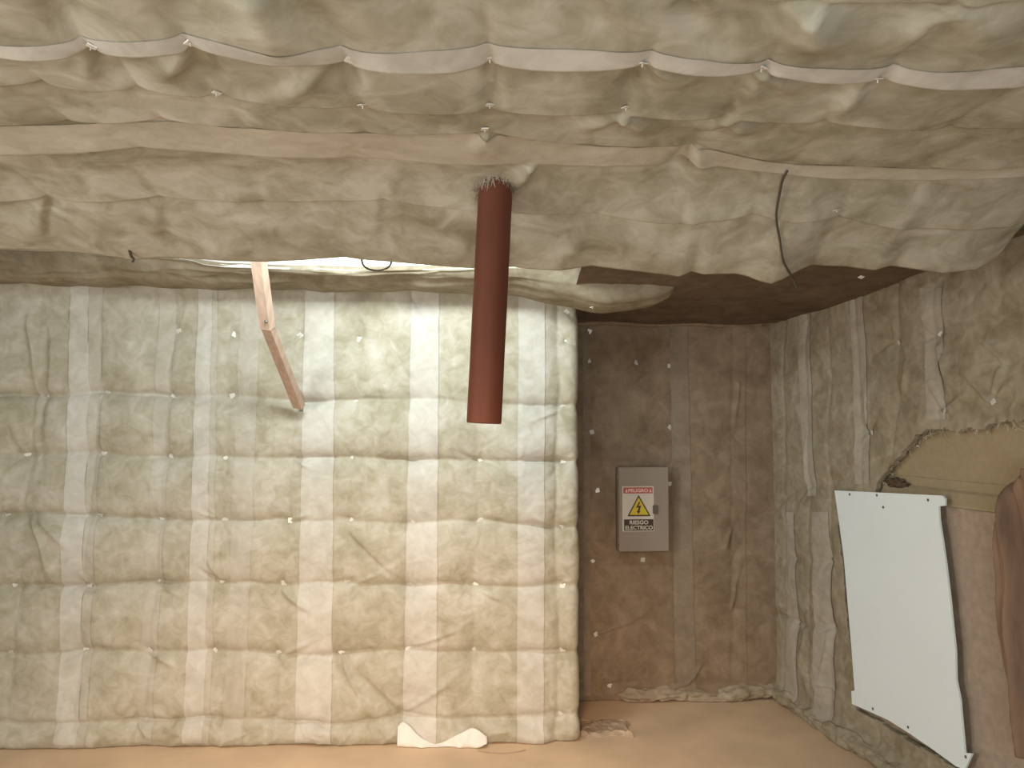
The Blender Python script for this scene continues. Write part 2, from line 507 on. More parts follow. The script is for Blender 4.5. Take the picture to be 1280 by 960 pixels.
# loose white tissue folded out at the foot
bx = [498, 504, 512, 522, 533, 545, 556, 566, 577, 588, 598, 609]
ty = [906, 901, 904, 913, 921, 925, 923, 917, 911, 906, 907, 915]
by = [932, 932, 932, 932, 931.5, 931, 931, 930.5, 930, 929, 926, 921]
ea = [S_main.pt(x, y) for x, y in zip(bx, ty)]; eb = [S_main.pt(x, min(y, 930)) for x, y in zip(bx, by)]
eb = [(u, max(v, .003)) for u, v in eb]
aa = spline(ea, 60); bb = spline(eb, 60); t = np.linspace(0, 1, 10)[None, :, None]
Q = aa[:, None] * (1 - t) + bb[:, None] * t
off = .012 + .012 * np.sin(np.linspace(0, 9, 60))[:, None] * np.ones((1, 10)) + .03 * t[..., 0] ** 2
X = S_main.pos(Q[..., 0], Q[..., 1], 0); X = X + off[..., None] * nm
o = link('tissue_flap', grid_mesh('tissue_flap', X, skirt=-nm * .006), M['white_tissue'], blanket); o['label'] = 'bright white loose tissue'

# ================================================================== alcove wall
rec_pins = [(737, 414), (736, 451), (794, 403), (796, 453), (840, 407), (838, 457), (740, 540), (838, 534), (747, 613), (838, 605), (741, 702), (804, 700), (745, 793), (762, 857)]
rec_extra = [(918, 546), (915, 660), (916, 760), (858, 855), (920, 690)]
rec_rows = [[(720, 405), (794, 405), (840, 407), (960, 406)], [(725, 620), (800, 610), (900, 640), (965, 645)], [(725, 702), (804, 700), (870, 715), (965, 745)], [(765, 875), (858, 857), (920, 852), (974, 853)], [(860, 760), (915, 755), (968, 770)]]
rcr = [(S_rec.pt(*a), S_rec.pt(*b), am, w) for a, b, am, w in [((745, 793), (836, 755), .012, .012), ((858, 855), (885, 815), .012, .012), ((858, 855), (800, 872), .014, .012), ((915, 660), (900, 700), .012, .014), ((915, 760), (925, 690), .012, .012), ((922, 480), (915, 560), .01, .014), ((762, 857), (820, 845), -.008, .012)]]


def rec_env(u, v, h):
    return h + .035 * np.exp(-((v - .03) / .035) ** 2) * sstep(-1.05, -.7, u) - .015 * np.exp(-v / .015)


S_rec.h = Quilt([S_rec.pt(*p) for p in rec_pins + rec_extra], R=.1, D=.02, rows=rows_px(S_rec, rec_rows), row_d=.012, row_r=.025,
                cols=[[S_rec.pt(838, 400), S_rec.pt(845, 870)], [S_rec.pt(915, 400), S_rec.pt(915, 870)]], col_d=.008, creases=rcr,
                rays=3, ray_a=.004, ray_l=.15, seed=5, base=.010, base_s=3, fine=.0018, fine_s=9, env=rec_env)
Ug, Vg = np.meshgrid(np.linspace(-1.22, 0.0, 170), np.linspace(.002, 2.32, 260), indexing='ij')
b2 = empty('insulation_blanket', tuple(Rc0), 'dim brown insulation blanket on the alcove wall behind the grey electrical box', 'insulation', 'insulation blankets lining the room')
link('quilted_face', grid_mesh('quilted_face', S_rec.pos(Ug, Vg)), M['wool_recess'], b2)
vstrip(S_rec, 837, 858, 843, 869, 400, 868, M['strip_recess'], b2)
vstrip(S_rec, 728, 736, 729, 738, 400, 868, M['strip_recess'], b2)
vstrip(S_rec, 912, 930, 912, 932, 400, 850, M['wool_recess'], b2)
washers(S_rec, rec_pins, b2, .013, 9)


def hem(S, ua, ub, r, mat, parent, seed, h0=.0, amp=.03, n=260):
    uu = np.linspace(ua, ub, n); th = np.linspace(-.35 * PI, .62 * PI, 26)
    Ug, Tg = np.meshgrid(uu, th, indexing='ij')
    k = 1 + .8 * fbm(Ug * 7, Tg * .9, seed, 3) + .5 * fbm(Ug * 22, Tg * 2, seed + 7, 2)
    rr = r * np.clip(k, .25, 2) * np.clip(np.minimum(Ug - ua, ub - Ug) / .06 + .2, 0, 1)
    out = rr * np.cos(Tg) * .9; v = np.clip(h0 + r * .9 + rr * np.sin(Tg) * 1.1 + amp * vnoise(Ug * 5, Ug * 0, seed + 3), .003, 1)
    X = S.flat(Ug, v) + (S.h(Ug, np.maximum(v, .05)) - .006 + out)[..., None] * S.N
    link('crumpled_hem', grid_mesh('crumpled_hem', X), mat, parent)


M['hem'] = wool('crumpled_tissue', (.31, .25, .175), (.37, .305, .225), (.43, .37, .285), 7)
hem(S_rec, S_rec.pt(772, 872)[0], -.005, .036, M['hem'], b2, 401)

# ================================================================== right wall blanket, with a torn opening
hole = [(1100, 607), (1110, 592), (1130, 566), (1153, 543), (1180, 537), (1215, 536), (1250, 531), (1300, 524), (1420, 505), (1500, 1200), (1240, 1010), (1216, 965), (1163, 938), (1075, 888), (1072, 850), (1056, 700), (1050, 622), (1098, 622)]
hole_uv = np.array([S_right.pt(*p) for p in hole])
right_pins = [(1092, 540), (1185, 513), (1243, 502), (1176, 418), (1122, 428)]
right_extra = [(1010, 610), (1030, 480), (1180, 345), (1260, 450), (1040, 700), (1000, 780), (1045, 790), (1040, 860), (1100, 915), (1130, 500)]
rrow = [[(968, 640), (1000, 610), (1050, 600)], [(970, 700), (1010, 700), (1050, 703)], [(972, 765), (1010, 782), (1050, 782)]]
rcol = [[(x0, 360), (x1, y1)] for x0, x1, y1 in ((985, 985, 880), (1012, 1016, 900), (1040, 1042, 900), (1075, 1084, 600), (1130, 1120, 580), (1172, 1176, 540))]
rc = [(S_right.pt(*a), S_right.pt(*b), am, w) for a, b, am, w in [((1180, 430), (1195, 500), .02, .02), ((1243, 502), (1195, 440), .02, .018), ((1185, 513), (1230, 480), .016, .016), ((1130, 500), (1140, 430), .012, .015), ((1243, 505), (1280, 470), .015, .015), ((1260, 450), (1205, 400), .014, .016),
                                                           ((1040, 790), (1025, 870), .014, .012), ((1010, 782), (1005, 850), .012, .012), ((1092, 540), (1085, 470), .012, .012), ((1010, 610), (1014, 520), .012, .012), ((1243, 500), (1270, 420), .014, .016), ((1185, 513), (1165, 470), .014, .014)]]


def right_env(u, v, h):
    return h + .04 * np.exp(-((v - .03) / .04) ** 2) - .02 * np.exp(-v / .015)


S_right.h = Quilt([S_right.pt(*p) for p in right_pins + right_extra], R=.1, D=.03, rows=rows_px(S_right, rrow), row_d=.018, row_r=.025,
                  cols=rows_px(S_right, rcol), col_d=.012, col_r=.02, creases=rc, rays=4, ray_a=.006, ray_l=.16, seed=8, base=.016, base_s=3.2, fine=.0028, fine_s=8, env=right_env)
Ug, Vg = np.meshgrid(np.linspace(-.005, 2.9, 400), np.linspace(.002, 2.5, 330), indexing='ij')


def inside(poly, x, y):
    r = np.zeros(x.shape, bool); n = len(poly)
    for i in range(n):
        x0, y0 = poly[i]; x1, y1 = poly[(i + 1) % n]
        c = ((y0 > y) != (y1 > y)) & (x < (x1 - x0) * (y - y0) / (y1 - y0 + 1e-12) + x0)
        r ^= c
    return r


uc = .5 * (Ug[:-1, :-1] + Ug[1:, 1:]); vc = .5 * (Vg[:-1, :-1] + Vg[1:, 1:])
jx = .022 * fbm(uc * 14, vc * 14, 3, 3); jy = .022 * fbm(uc * 14, vc * 14, 13, 3)
mask = ~inside(hole_uv, uc + jx, vc + jy)
mask &= uc < 2.85
b3 = empty('insulation_blanket', tuple(S_right.flat(np.array(.4), np.array(0.))), 'wrinkled insulation blanket on the right wall, torn open above the white board', 'insulation', 'insulation blankets lining the room')
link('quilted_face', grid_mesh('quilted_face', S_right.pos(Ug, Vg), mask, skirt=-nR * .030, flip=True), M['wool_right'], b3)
for a in [(1003, 1016, 1010, 1024, 370, 620), (1070, 1086, 1076, 1094, 360, 605), (1158, 1182, 1164, 1186, 360, 525), (1020, 1040, 1023, 1048, 640, 900), (985, 998, 988, 1004, 640, 885)]:
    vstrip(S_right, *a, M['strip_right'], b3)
washers(S_right, right_pins, b3, .011, 4)
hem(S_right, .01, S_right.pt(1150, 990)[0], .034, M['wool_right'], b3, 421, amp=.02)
# ragged fibres along the torn edge
rs = np.random.RandomState(12)
bm = bmesh.new()
for i in range(150):
    k = rs.uniform(0, 6.99); i0 = int(k); f = k - i0
    p = hole_uv[i0] * (1 - f) + hole_uv[i0 + 1] * f
    c0 = np.array([p[0] + rs.normal(0, .012), p[1] + rs.normal(0, .012)])
    pts = []
    d = rs.normal(0, .018, 2)
    for q in range(4):
        w = c0 + d * q / 3 + rs.normal(0, .004, 2)
        pts.append(Vector(S_right.flat(np.array(w[0]), np.array(w[1]), .01 - .02 * rs.rand())))
    tw = .0012 + .002 * rs.rand()
    side = Vector((rs.normal(), rs.normal(), rs.normal())).normalized() * tw
    vs = [(bm.verts.new(p_ - side), bm.verts.new(p_ + side)) for p_ in pts]
    for q in range(3):
        bm.faces.new([vs[q][0], vs[q + 1][0], vs[q + 1][1], vs[q][1]])
o = bm_obj('torn_fibre', bm, M['wool'], b3); o['kind'] = 'stuff'; o['label'] = 'ragged yellowish fibres of the torn edge'

# dark crumpled scrap in the corner of the opening
Rm = Matrix((Vector(dirR), Vector((0, 0, 1)), Vector(nR))).transposed().to_4x4()


def RM(px, py, off):
    """frame on the right wall: x along the wall to the camera, y up, z into the room"""
    u, v = S_right.pt(px, py, off)
    return Matrix.Translation(Vector(S_right.flat(np.array(u), np.array(v), off))) @ Rm


def lump(name, Mx, sx, sy, sz, mat, seed, parent=None, amp=.35, sub=4, fr=2.5):
    bm = bmesh.new(); bmesh.ops.create_icosphere(bm, subdivisions=sub, radius=1)
    from mathutils import noise
    for v in bm.verts:
        n = noise.noise(v.co * fr + Vector((seed, 0, 0))); n2 = abs(noise.noise(v.co * fr * 2.3 + Vector((0, seed, 0))))
        c = v.co * (1 + amp * n - amp * n2)
        v.co = Mx @ Vector((c.x * sx, c.y * sy, c.z * sz))
    return bm_obj(name, bm, mat, parent, True)


M['scrap'] = plain('dark_wool', (.13, .085, .055), .95, .3, 20, .3, 60)
o = lump('wool_scrap', RM(1121, 604, -.012), .075, .024, .014, M['scrap'], 3.3, amp=.6)
tag(o, 'small dark crumpled scrap wedged in the corner above the white board', 'scrap')

# ---- fibreboard header, felt, curtain, white board
hdr = bmesh.new()
u0h = S_right.pt(1085, 570, -.07)[0]; u1h = 2.86
vt = S_right.pt(1160, 500, -.07)[1]; vm = S_right.pt(1180, 598, -.07)[1]; vl0 = S_right.pt(1182, 612, -.06)[1]; vlow = S_right.pt(1182, 630, -.035)[1]
prof = [(vt, -.072), (vm + .002, -.072), (vm, -.075), (vm - .003, -.072), (vl0 + .008, -.07), (vl0 - .004, -.055), (vlow + .006, -.036), (vlow, -.038), (vlow, -.078), (vt, -.084)]
nseg = 40
rings = []
for i in range(nseg + 1):
    u = u0h + (u1h - u0h) * i / nseg
    rings.append([hdr.verts.new(Vector(S_right.flat(np.array(u), np.array(v + .01 * (v == vlow) * math.sin(i * .35) * .3), o_ * .75 + .028))) for v, o_ in prof])
for i in range(nseg):
    for k in range(len(prof)):
        hdr.faces.new([rings[i][k], rings[i + 1][k], rings[i + 1][(k + 1) % len(prof)], rings[i][(k + 1) % len(prof)]])
hdr.faces.new(rings[0]); hdr.faces.new(rings[-1][::-1])
o = bm_obj('lintel_board', hdr, M['fibreboard'])
tag(o, 'plain tan fibreboard strip exposed in the torn insulation above the white board', 'board', kind='thing')

# felt sheet behind white board
bm = bmesh.new()
u0f = S_right.pt(1085, 750, -.07)[0]
Ug, Vg = np.meshgrid(np.linspace(u0f, 2.84, 120), np.linspace(.19, vlow - .003, 120), indexing='ij')
X = S_right.flat(Ug, Vg) + (-.010 + .005 * fbm(Ug * 3, Vg * 2, 41, 2) + .003 * fbm(Ug * 14, Vg * 14, 44, 2))[..., None] * nR
o = link('felt_sheet', grid_mesh('felt_sheet', X, skirt=-nR * .008, flip=True), M['felt'])
tag(o, 'rough brown felt sheet hanging behind the right edge of the white board', 'sheet')
bm.free()

# curtain : hanging folds, outline taken down its free edge
ce = [(1284, 585), (1262, 606), (1250, 634), (1243, 668), (1240, 690), (1241, 720), (1244, 752), (1250, 786), (1256, 815), (1262, 850), (1268, 890), (1276, 940)]
cuv = spline([S_right.pt(x, y, .03) for x, y in ce], 160)
zz = cuv[:, 1]
Tg, Ig = np.meshgrid(np.linspace(0, 1, 130), np.arange(160), indexing='xy')
Uc = cuv[:, 0][:, None] + (2.8 - cuv[:, 0][:, None]) * Tg
Vc = np.repeat(zz[:, None], 130, 1) + .03 * Tg
wx = Uc + .05 * fbm(Vc * 2.5, Uc * 3, 61, 2) + .04 * Vc
off = .0 + .05 * (1 - np.exp(-Tg * 30)) + .016 * np.sin(wx * 42) + .010 * np.sin(wx * 95 + 1.3) + .012 * fbm(Uc * 8, Vc * 3, 66, 3)
off += .0035 * np.sin(wx * 260 + 3 * fbm(Uc * 9, Vc * 2, 71, 2)) + .010 * np.abs(fbm(Uc * 26, Vc * 2.2, 73, 3))
off += .03 * np.exp(-((Tg - .06) / .05) ** 2)
X = S_right.flat(Uc, Vc) + off[..., None] * nR
o = link('burlap_curtain', grid_mesh('burlap_curtain', X, skirt=-nR * .006, flip=False), M['curtain'])
tag(o, 'reddish brown burlap curtain hanging in folds at the right edge of the photo', 'curtain')

# white board
wb = [(1043, 613), (1178, 619.5), (1181, 623), (1181, 632), (1173, 633), (1174, 650), (1178, 676), (1182, 704), (1187, 745), (1190, 775), (1194, 812), (1195, 850), (1200, 875), (1203, 910), (1206, 941), (1215, 942), (1209, 955), (1206, 962), (1195, 958), (1166, 937), (1137, 917), (1110, 900), (1088, 890), (1065, 880), (1064, 864), (1068, 863), (1065, 820), (1060, 760), (1055, 700), (1049, 655)]
WOFF = .042
board = empty('white_board', tuple(S_right.flat(np.array(S_right.pt(1120, 750, WOFF)[0]), np.array(S_right.pt(1120, 750, WOFF)[1]), WOFF)), 'white laminate board with uneven edges screwed over the opening in the right wall', 'board')
bm = bmesh.new()
MR = Matrix.Translation(Vector(Rc1) + Vector(nR) * WOFF) @ Rm
prism(bm, [S_right.pt(x, y, WOFF) for x, y in wb], .009, MR)
bm_obj('sheet', bm, M['white_board'], board)
for px, py in [(1062, 618), (1096, 619), (1160, 625), (1104, 634), (1091, 886), (1135, 909), (1207, 946)]:
    bm = bmesh.new(); bmesh.ops.create_uvsphere(bm, u_segments=12, v_segments=8, radius=.0065)
    mm = RM(px, py, WOFF + .001)
    for v in bm.verts: v.co = mm @ Vector((v.co.x, v.co.y, v.co.z * .45))
    bm_obj('screw', bm, M['screw'], board, True)

# ================================================================== overhead blanket
LIPY = 2.80
lip = np.array([(-400, 308), (-100, 308), (0, 310), (60, 312), (120, 317), (165, 324), (200, 320.5), (240, 322), (280, 325), (330, 326), (375, 324), (400, 322), (430, 320), (450, 323), (500, 327), (545, 331), (600, 335), (640, 332), (660, 335), (700, 337), (740, 331), (770, 335), (800, 338), (830, 342), (850, 345), (865, 338), (880, 342), (920, 341), (935, 344), (950, 350), (965, 354), (980, 348), (1000, 337), (1015, 330), (1030, 331), (1060, 332), (1095, 337), (1115, 331), (1150, 336), (1180, 341), (1222, 336), (1245, 322), (1262, 292), (1290, 262), (1400, 240)], float)
lip_x = at_depth(lip[:, 0], lip[:, 1], LIPY)
rowsC = [
    [(-200, -40), (60, -35), (330, -30), (600, -38), (860, -14), (1010, -8), (1195, -2), (1450, -20)],
    [(-160, 52), (-20, 48), (115, 44), (237, 44), (437, 61), (612, 68), (803, 68), (952, 73), (1097, 88), (1300, 90), (1450, 70)],
    [(-120, 100), (60, 98), (178, 104), (271, 112), (453, 124), (612, 128), (782, 134), (906, 140), (1028, 146), (1185, 155), (1350, 150)],
    [(-80, 152), (90, 150), (203, 148), (306, 156), (455, 160), (606, 161), (740, 178), (868, 180), (990, 200), (1160, 205), (1300, 200)],
    [(-60, 190), (180, 183), (450, 199), (665, 203), (860, 204), (1060, 219), (1300, 215)],
    [(-60, 235), (62, 230), (203, 229), (330, 232), (480, 231), (742, 238), (850, 240), (938, 235), (1045, 238), (1150, 245)],
]
# (slack at the pins, extra slack halfway between two pins) for every row
slackC = [(.012, .008), (.030, .024), (.020, .017), (.011, .013), (.006, .008), (.016, .012)]
pinsC_show = [(115, 43), (237, 43), (437, 61), (612, 68), (803, 68), (952, 73), (1097, 88), (453, 124), (612, 128), (782, 134), (271, 112), (606, 161), (1045, 238), (1075, 279), (740, 331)]
extraC = [(665, 203), (742, 238), (870, 265), (975, 312)]
cC = []
for a, b, am, w in [((612, 68), (612, 128), -.02, .018), ((803, 68), (782, 134), -.03, .03), ((803, 68), (800, 110), .02, .018), ((803, 68), (870, 105), .022, .03), ((952, 73), (935, 130), .03, .03), ((952, 73), (1000, 115), .03, .03), ((952, 73), (960, 115), -.02, .02), ((1097, 88), (1030, 150), .03, .03), ((1097, 88), (1070, 125), -.02, .03),
                    ((437, 61), (440, 115), -.03, .02), ((437, 61), (390, 100), -.025, .03), ((437, 61), (330, 120), .02, .025), ((237, 43), (190, 100), .025, .03), ((237, 43), (262, 105), -.02, .03), ((115, 43), (145, 100), -.03, .03), ((115, 43), (110, 100), .02, .02),
                    ((782, 134), (720, 165), .02, .03), ((782, 134), (820, 165), .03, .03), ((906, 140), (940, 170), .03, .03), ((906, 140), (880, 165), .03, .03), ((906, 140), (905, 165), -.02, .02), ((606, 161), (595, 195), .014, .02), ((606, 161), (625, 195), .014, .02),
                    ((868, 180), (840, 220), -.03, .03), ((868, 180), (880, 225), .02, .03), ((62, 230), (20, 275), .03, .03), ((62, 230), (62, 300), -.03, .02), ((62, 230), (100, 275), -.025, .03), ((203, 229), (160, 275), .02, .04), ((203, 229), (215, 290), -.02, .03),
                    ((742, 238), (700, 310), -.025, .035), ((742, 238), (745, 300), .02, .03), ((742, 238), (660, 290), .02, .04), ((665, 204), (640, 225), .03, .025), ((480, 231), (450, 280), .02, .04), ((480, 231), (485, 300), -.02, .03),
                    ((1195, 0), (1150, 70), -.05, .035), ((1195, 0), (1100, 60), .05, .04), ((1195, 0), (1260, 60), .05, .04), ((1010, -5), (1050, 55), .05, .03), ((1010, -5), (995, 50), .04, .03), ((860, -5), (930, 50), -.05, .03), ((870, -15), (915, 45), .04, .02), ((700, -45), (770, 45), -.03, .025), ((700, -45), (850, 50), .03, .04),
                    ((230, -30), (235, 35), -.03, .03), ((310, -20), (370, 60), .05, .04), ((430, -30), (520, 50), .02, .04), ((60, -30), (120, 40), -.03, .03), ((330, -40), (440, 55), -.03, .03)]:
    cC.append((S_ceil.pt(*a), S_ceil.pt(*b), am * (.6 if a[1] < 5 else 1.0 if a[1] < 215 else .45), w * (1.5 if a[1] < 5 else 1.0)))


def ceil_env(u, v, h):
    f = 1 - .3 * sstep(2.3, 2.8, v)
    return h * f


rows_uvC = [[S_ceil.pt(*p) for p in r] for r in rowsC]
# more rows over and behind the camera, out of the frame
for k, y in enumerate((.85, .55, .2, -.2, -.7)):
    rows_uvC.insert(0, [(-3.6 + .45 * j, y + .04 * math.sin(j * 3 + k)) for j in range(17)]); slackC.insert(0, (.03, .025))
quiltC = Quilt([], D=0.0, creases=cC, seed=11, base=.014, base_s=2.2, fine=.0013, fine_s=5, env=ceil_env, warp=.012)


def row_y(r, x):
    a = np.array(r); return np.interp(x, a[:, 0], a[:, 1])


def slack(k, x):
    a = np.array(rows_uvC[k])[:, 0]; s0, s1 = slackC[k]
    i = np.clip(np.searchsorted(a, x) - 1, 0, len(a) - 2)
    f = np.clip((x - a[i]) / (a[i + 1] - a[i]), 0, 1)
    vary = .7 + .6 * hash2(i, i * 0 + k, 5)
    c = np.sqrt(np.clip(4 * f * (1 - f), 0, 1)) * .5 + .5 * 4 * f * (1 - f)
    return s0 * (1 - .35 * np.exp(-np.minimum(f, 1 - f) / .05)) + s1 * c * vary


def swags(x, y):
    """each panel between two rows of pins hangs lower and lower and is caught up again at the next row"""
    sh = x.shape; x = x.ravel(); y = y.ravel()
    x_ = x + .012 * fbm(x * 4, y * 4, 301, 2); y_ = y + .010 * fbm(x * 4, y * 4, 305, 2)
    h = np.zeros(x.shape)
    ys = [row_y(r, x_) for r in rows_uvC]; sl = [slack(k, x_) for k in range(len(rows_uvC))]
    for k in range(len(rows_uvC) - 1):
        m = (y_ >= ys[k]) & (y_ < ys[k + 1])
        t = (y_ - ys[k]) / (ys[k + 1] - ys[k] + 1e-6)
        st = .22 * np.clip(sl[k] - slackC[k][0] * .6, 0, 1); en = sl[k + 1]; nx_ = .22 * np.clip(sl[k + 1] - slackC[k + 1][0] * .6, 0, 1)
        L = ys[k + 1] - ys[k]
        back = np.clip((1 - t) * L / .014, 0, 1); back = back ** .8
        q = st * (1 - t) + slackC[k + 1][0] * t ** .9 + (en - slackC[k + 1][0]) * t ** 2.2
        v = q * back + nx_ * (1 - back)
        h = np.where(m, v, h)
    m = y_ >= ys[-1]
    t = np.clip((y_ - ys[-1]) / .35, 0, 1)
    h = np.where(m, .22 * np.clip(sl[-1] - slackC[-1][0] * .6, 0, 1) * (1 - t) + .02 * t, h)
    return h.reshape(sh)


def right_x(y):
    t = (y - Rc1[1]) / dirR[1]
    return Rc1[0] + dirR[0] * t


def lip_z(x):
    return np.interp(x, lip_x[:, 0], lip_x[:, 2])


def ceil_pos(x, y, off=0.0):
    """underside of the overhead blanket up to its hanging lip"""
    x = np.asarray(x, float); y = np.asarray(y, float)
    h = quiltC(x, y) + swags(x, y) + off
    zl = lip_z(x)
    w = np.clip((y - 2.3) / (LIPY - 2.3), 0, 1); w = w * w * (2 - w)
    z = (ZC - h) * (1 - w) + w * (zl - off - .8 * (h - off - .02) * (1 - sstep(2.65, LIPY, y)))
    # the drop of the bulkhead: long soft folds
    z = z - .012 * fbm(x * 2 + y, y * 7, 81, 2) * sstep(2.35, 2.5, y) * (1 - sstep(2.68, LIPY, y))
    return np.stack([x, y, z], -1)


class CeilS(Plane):
    def pos(self, u, v, off=0.0):
        return ceil_pos(u, v, off)


S_cq = CeilS(S_ceil.O, S_ceil.U, S_ceil.V, S_ceil.N)
tt = np.concatenate([np.linspace(-.6, 1.0, 110), np.linspace(1.004, LIPY, 480)])
roll = np.linspace(0, 1, 14)[1:]
ss = np.linspace(0, 1, 560)
xl = -3.3
Y, Sg = np.meshgrid(tt, ss, indexing='ij')
X = xl + Sg * (right_x(Y) + .05 - xl)
Pm = ceil_pos(X, Y)
ex = []
for r in roll:
    y = LIPY + .03 * math.sin(min(1, r * 4) * PI / 2) + .0
    z = lip_z(X[-1]) + .62 * max(0, r - .06) - .012 * math.sin(min(1, r * 8) * PI)
    ex.append(np.stack([X[-1], np.full_like(X[-1], y), z], -1))
Pm = np.concatenate([Pm, np.array(ex)], 0)
b4 = empty('insulation_blanket', (0, 2, ZC), 'sagging pinned insulation blanket draped overhead across the top of the photo', 'insulation', 'insulation blankets lining the room')
link('draped_face', grid_mesh('draped_face', Pm), M['wool_ceiling'], b4)


def band(top, bot, mat, off=.003):
    strip(S_cq, [S_ceil.pt(*p, .05) for p in top], [S_ceil.pt(*p, .05) for p in bot], mat, b4, n=260, m=10, off=off, jag=.012)


kA = len(rows_uvC) - 5; kB = len(rows_uvC) - 2
xsb = np.linspace(-2.6, 1.9, 60)
yA = row_y(rows_uvC[kA], xsb); yB = row_y(rows_uvC[kB], xsb); yB0 = row_y(rows_uvC[kB - 1], xsb)
strip(S_cq, list(zip(xsb, yA - .072 - .07 * fbm(xsb * 1.5, xsb * 0, 601, 2))), list(zip(xsb, yA - .004)), M['strip_ceiling'], b4, n=420, m=14, off=.002, jag=.004)
strip(S_cq, list(zip(xsb, yB0 + .02 + .02 * fbm(xsb * 1.5, xsb * 0, 605, 2))), list(zip(xsb, yB - .004)), M['strip_dull'], b4, n=420, m=20, off=.002, jag=.004)
washers(S_cq, pinsC_show, b4, .009, 21)

# ---- rear roll between the slot and the back wall
xr_px = np.array([-400, 0, 100, 300, 440, 560, 640, 700, 730, 760, 790, 815, 835, 850, 870], float)
zs_py = np.array([352, 352, 354, 358, 358, 361, 364, 377, 383, 385.5, 384, 379, 371, 355, 335], float)
ed_px = np.array([-400, 0, 165, 200, 240, 255, 280, 330, 400, 450, 500, 560, 600, 660, 700, 740, 800, 870], float)
ed_py = np.array([312, 312, 318, 320, 326, 331, 334, 336, 337, 338.5, 337.5, 337, 336, 334, 333, 330, 322, 312], float)
pz = at_depth(xr_px, zs_py, 3.86); pe = at_depth(ed_px, ed_py, 3.66)
nx = 420
xs = np.linspace(-2.95, .83, nx)
ywall = lambda x: A[1] + (x - A[0]) * um[1] / um[0]
rows_ = []
rs = np.random.RandomState(5)
for x in xs:
    zs = np.interp(x, pz[:, 0], pz[:, 2]); ze = np.interp(x, pe[:, 0], pe[:, 2])
    zs += .004 * math.sin(x * 9) + .004 * math.sin(x * 23 + 1)
    yw = ywall(min(x, .4)) + .0
    pr = [(yw + .02, zs + .03), (yw - .07, zs + .012), (3.88, zs), (3.80, zs + .012), (3.745, zs + .035), (3.70, zs + .6 * (ze - zs)), (3.665, ze - .004), (3.66, ze + .008), (3.685, ze + .05), (3.71, ze + .12), (3.72, ze + .32)]
    rows_.append(spline(pr, 60))
R_ = np.array(rows_)
Xr = np.stack([np.repeat(xs[:, None], 60, 1), R_[..., 0], R_[..., 1]], -1)
par = np.linspace(0, 1, 60)[None, :].repeat(nx, 0)
xx = Xr[..., 0]
nz = .016 * fbm(xx * 2.4, par * 7, 91, 2) + .010 * (np.exp(-np.abs(fbm(xx * 1.6, par * 11, 95, 2)) / .08)) + .02 * fbm(xx * 7 + par * 3, par * 5, 97, 2) * (par > .7)
Xr[..., 2] -= nz * np.clip(np.minimum(par * 6, (1 - par) * 12), 0, 1) * np.where(par < .62, .7, .25); Xr[..., 1] -= nz * .9 * np.clip((par - .35) * 4, 0, 1) * np.clip((1 - par) * 8, 0, 1)
b5 = empty('insulation_roll', (-1, 3.8, 2.2), 'bulging strip of insulation overhead between the bright slot and the back wall', 'insulation')
ks = 38
link('bulging_face', grid_mesh('bulging_face', Xr[:, :ks + 1], flip=True, skirt=np.array([0, 0, .02])), M['wool_roll'], b5)
o = link('lit_slot_facing', grid_mesh('lit_slot_facing', Xr[:, ks:], flip=True), M['white_tissue'], b5); o['label'] = 'tissue facing inside the slot, coloured white for the light on it'  # upper face coloured white so the slot side looks brightly lit

# ---- alcove ceiling
xa, xb = .30, 1.95
Xg, Yg = np.meshgrid(np.linspace(xa, xb, 120), np.linspace(2.87, 4.72, 130), indexing='ij')
Zg = 2.19 + (4.7 - Yg) * .06 - .03 * fbm(Xg * 2, Yg * 2, 31, 2) - .004 * (np.exp(-np.abs(fbm(Xg * 8, Yg * 8, 35, 2)) / .06))
Xg = np.minimum(Xg, right_x(Yg) + .03)
b6 = empty('insulation_blanket', (1.0, 4.2, 2.25), 'dark shadowed insulation blanket under the alcove ceiling above the grey electrical box', 'insulation', 'insulation blankets lining the room')
link('draped_face', grid_mesh('draped_face', np.stack([Xg, Yg, Zg], -1)), M['wool_shaded'], b6)
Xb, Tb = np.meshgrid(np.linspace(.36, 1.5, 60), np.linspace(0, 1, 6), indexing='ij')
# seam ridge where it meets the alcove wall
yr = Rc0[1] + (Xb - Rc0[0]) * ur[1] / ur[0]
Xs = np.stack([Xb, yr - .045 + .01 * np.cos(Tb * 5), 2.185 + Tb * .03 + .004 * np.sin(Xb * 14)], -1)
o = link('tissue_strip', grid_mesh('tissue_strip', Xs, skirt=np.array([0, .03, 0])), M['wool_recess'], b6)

# ================================================================== red pipe
pt = at_depth(np.float64(619.5), np.float64(236.), 2.42); pb = at_depth(np.float64(605.), np.float64(529.), 2.40)
rT = 21.6 / F * 2.42; 
axis = Vector(pb - pt); Ln = axis.length; axis.normalize()
pipe = empty('hanging_pipe', tuple(pt), 'red-brown plastic pipe hanging open-ended from the overhead insulation', 'pipe')
Mz = Matrix.Translation(Vector(pt)) @ (-axis).to_track_quat('Z', 'Y').to_matrix().to_4x4()
bm = bmesh.new(); n = 56
prof = [(rT * .90, -Ln + .10), (rT * .90, -Ln + .003), (rT * .92, -Ln), (rT * .985, -Ln), (rT, -Ln + .004)] + [(rT * (1 + .004 * math.sin(i * 1.7)), -Ln + .004 + (Ln + .05) * i / 12) for i in range(1, 13)]
rings = [[bm.verts.new(Mz @ Vector((r * math.cos(2 * PI * k / n), r * math.sin(2 * PI * k / n), z))) for k in range(n)] for r, z in prof]
for i in range(len(rings) - 1):
    for k in range(n):
        bm.faces.new([rings[i][k], rings[i][(k + 1) % n], rings[i + 1][(k + 1) % n], rings[i + 1][k]])
o = bm_obj('pipe_tube', bm, M['clay'], pipe, True)
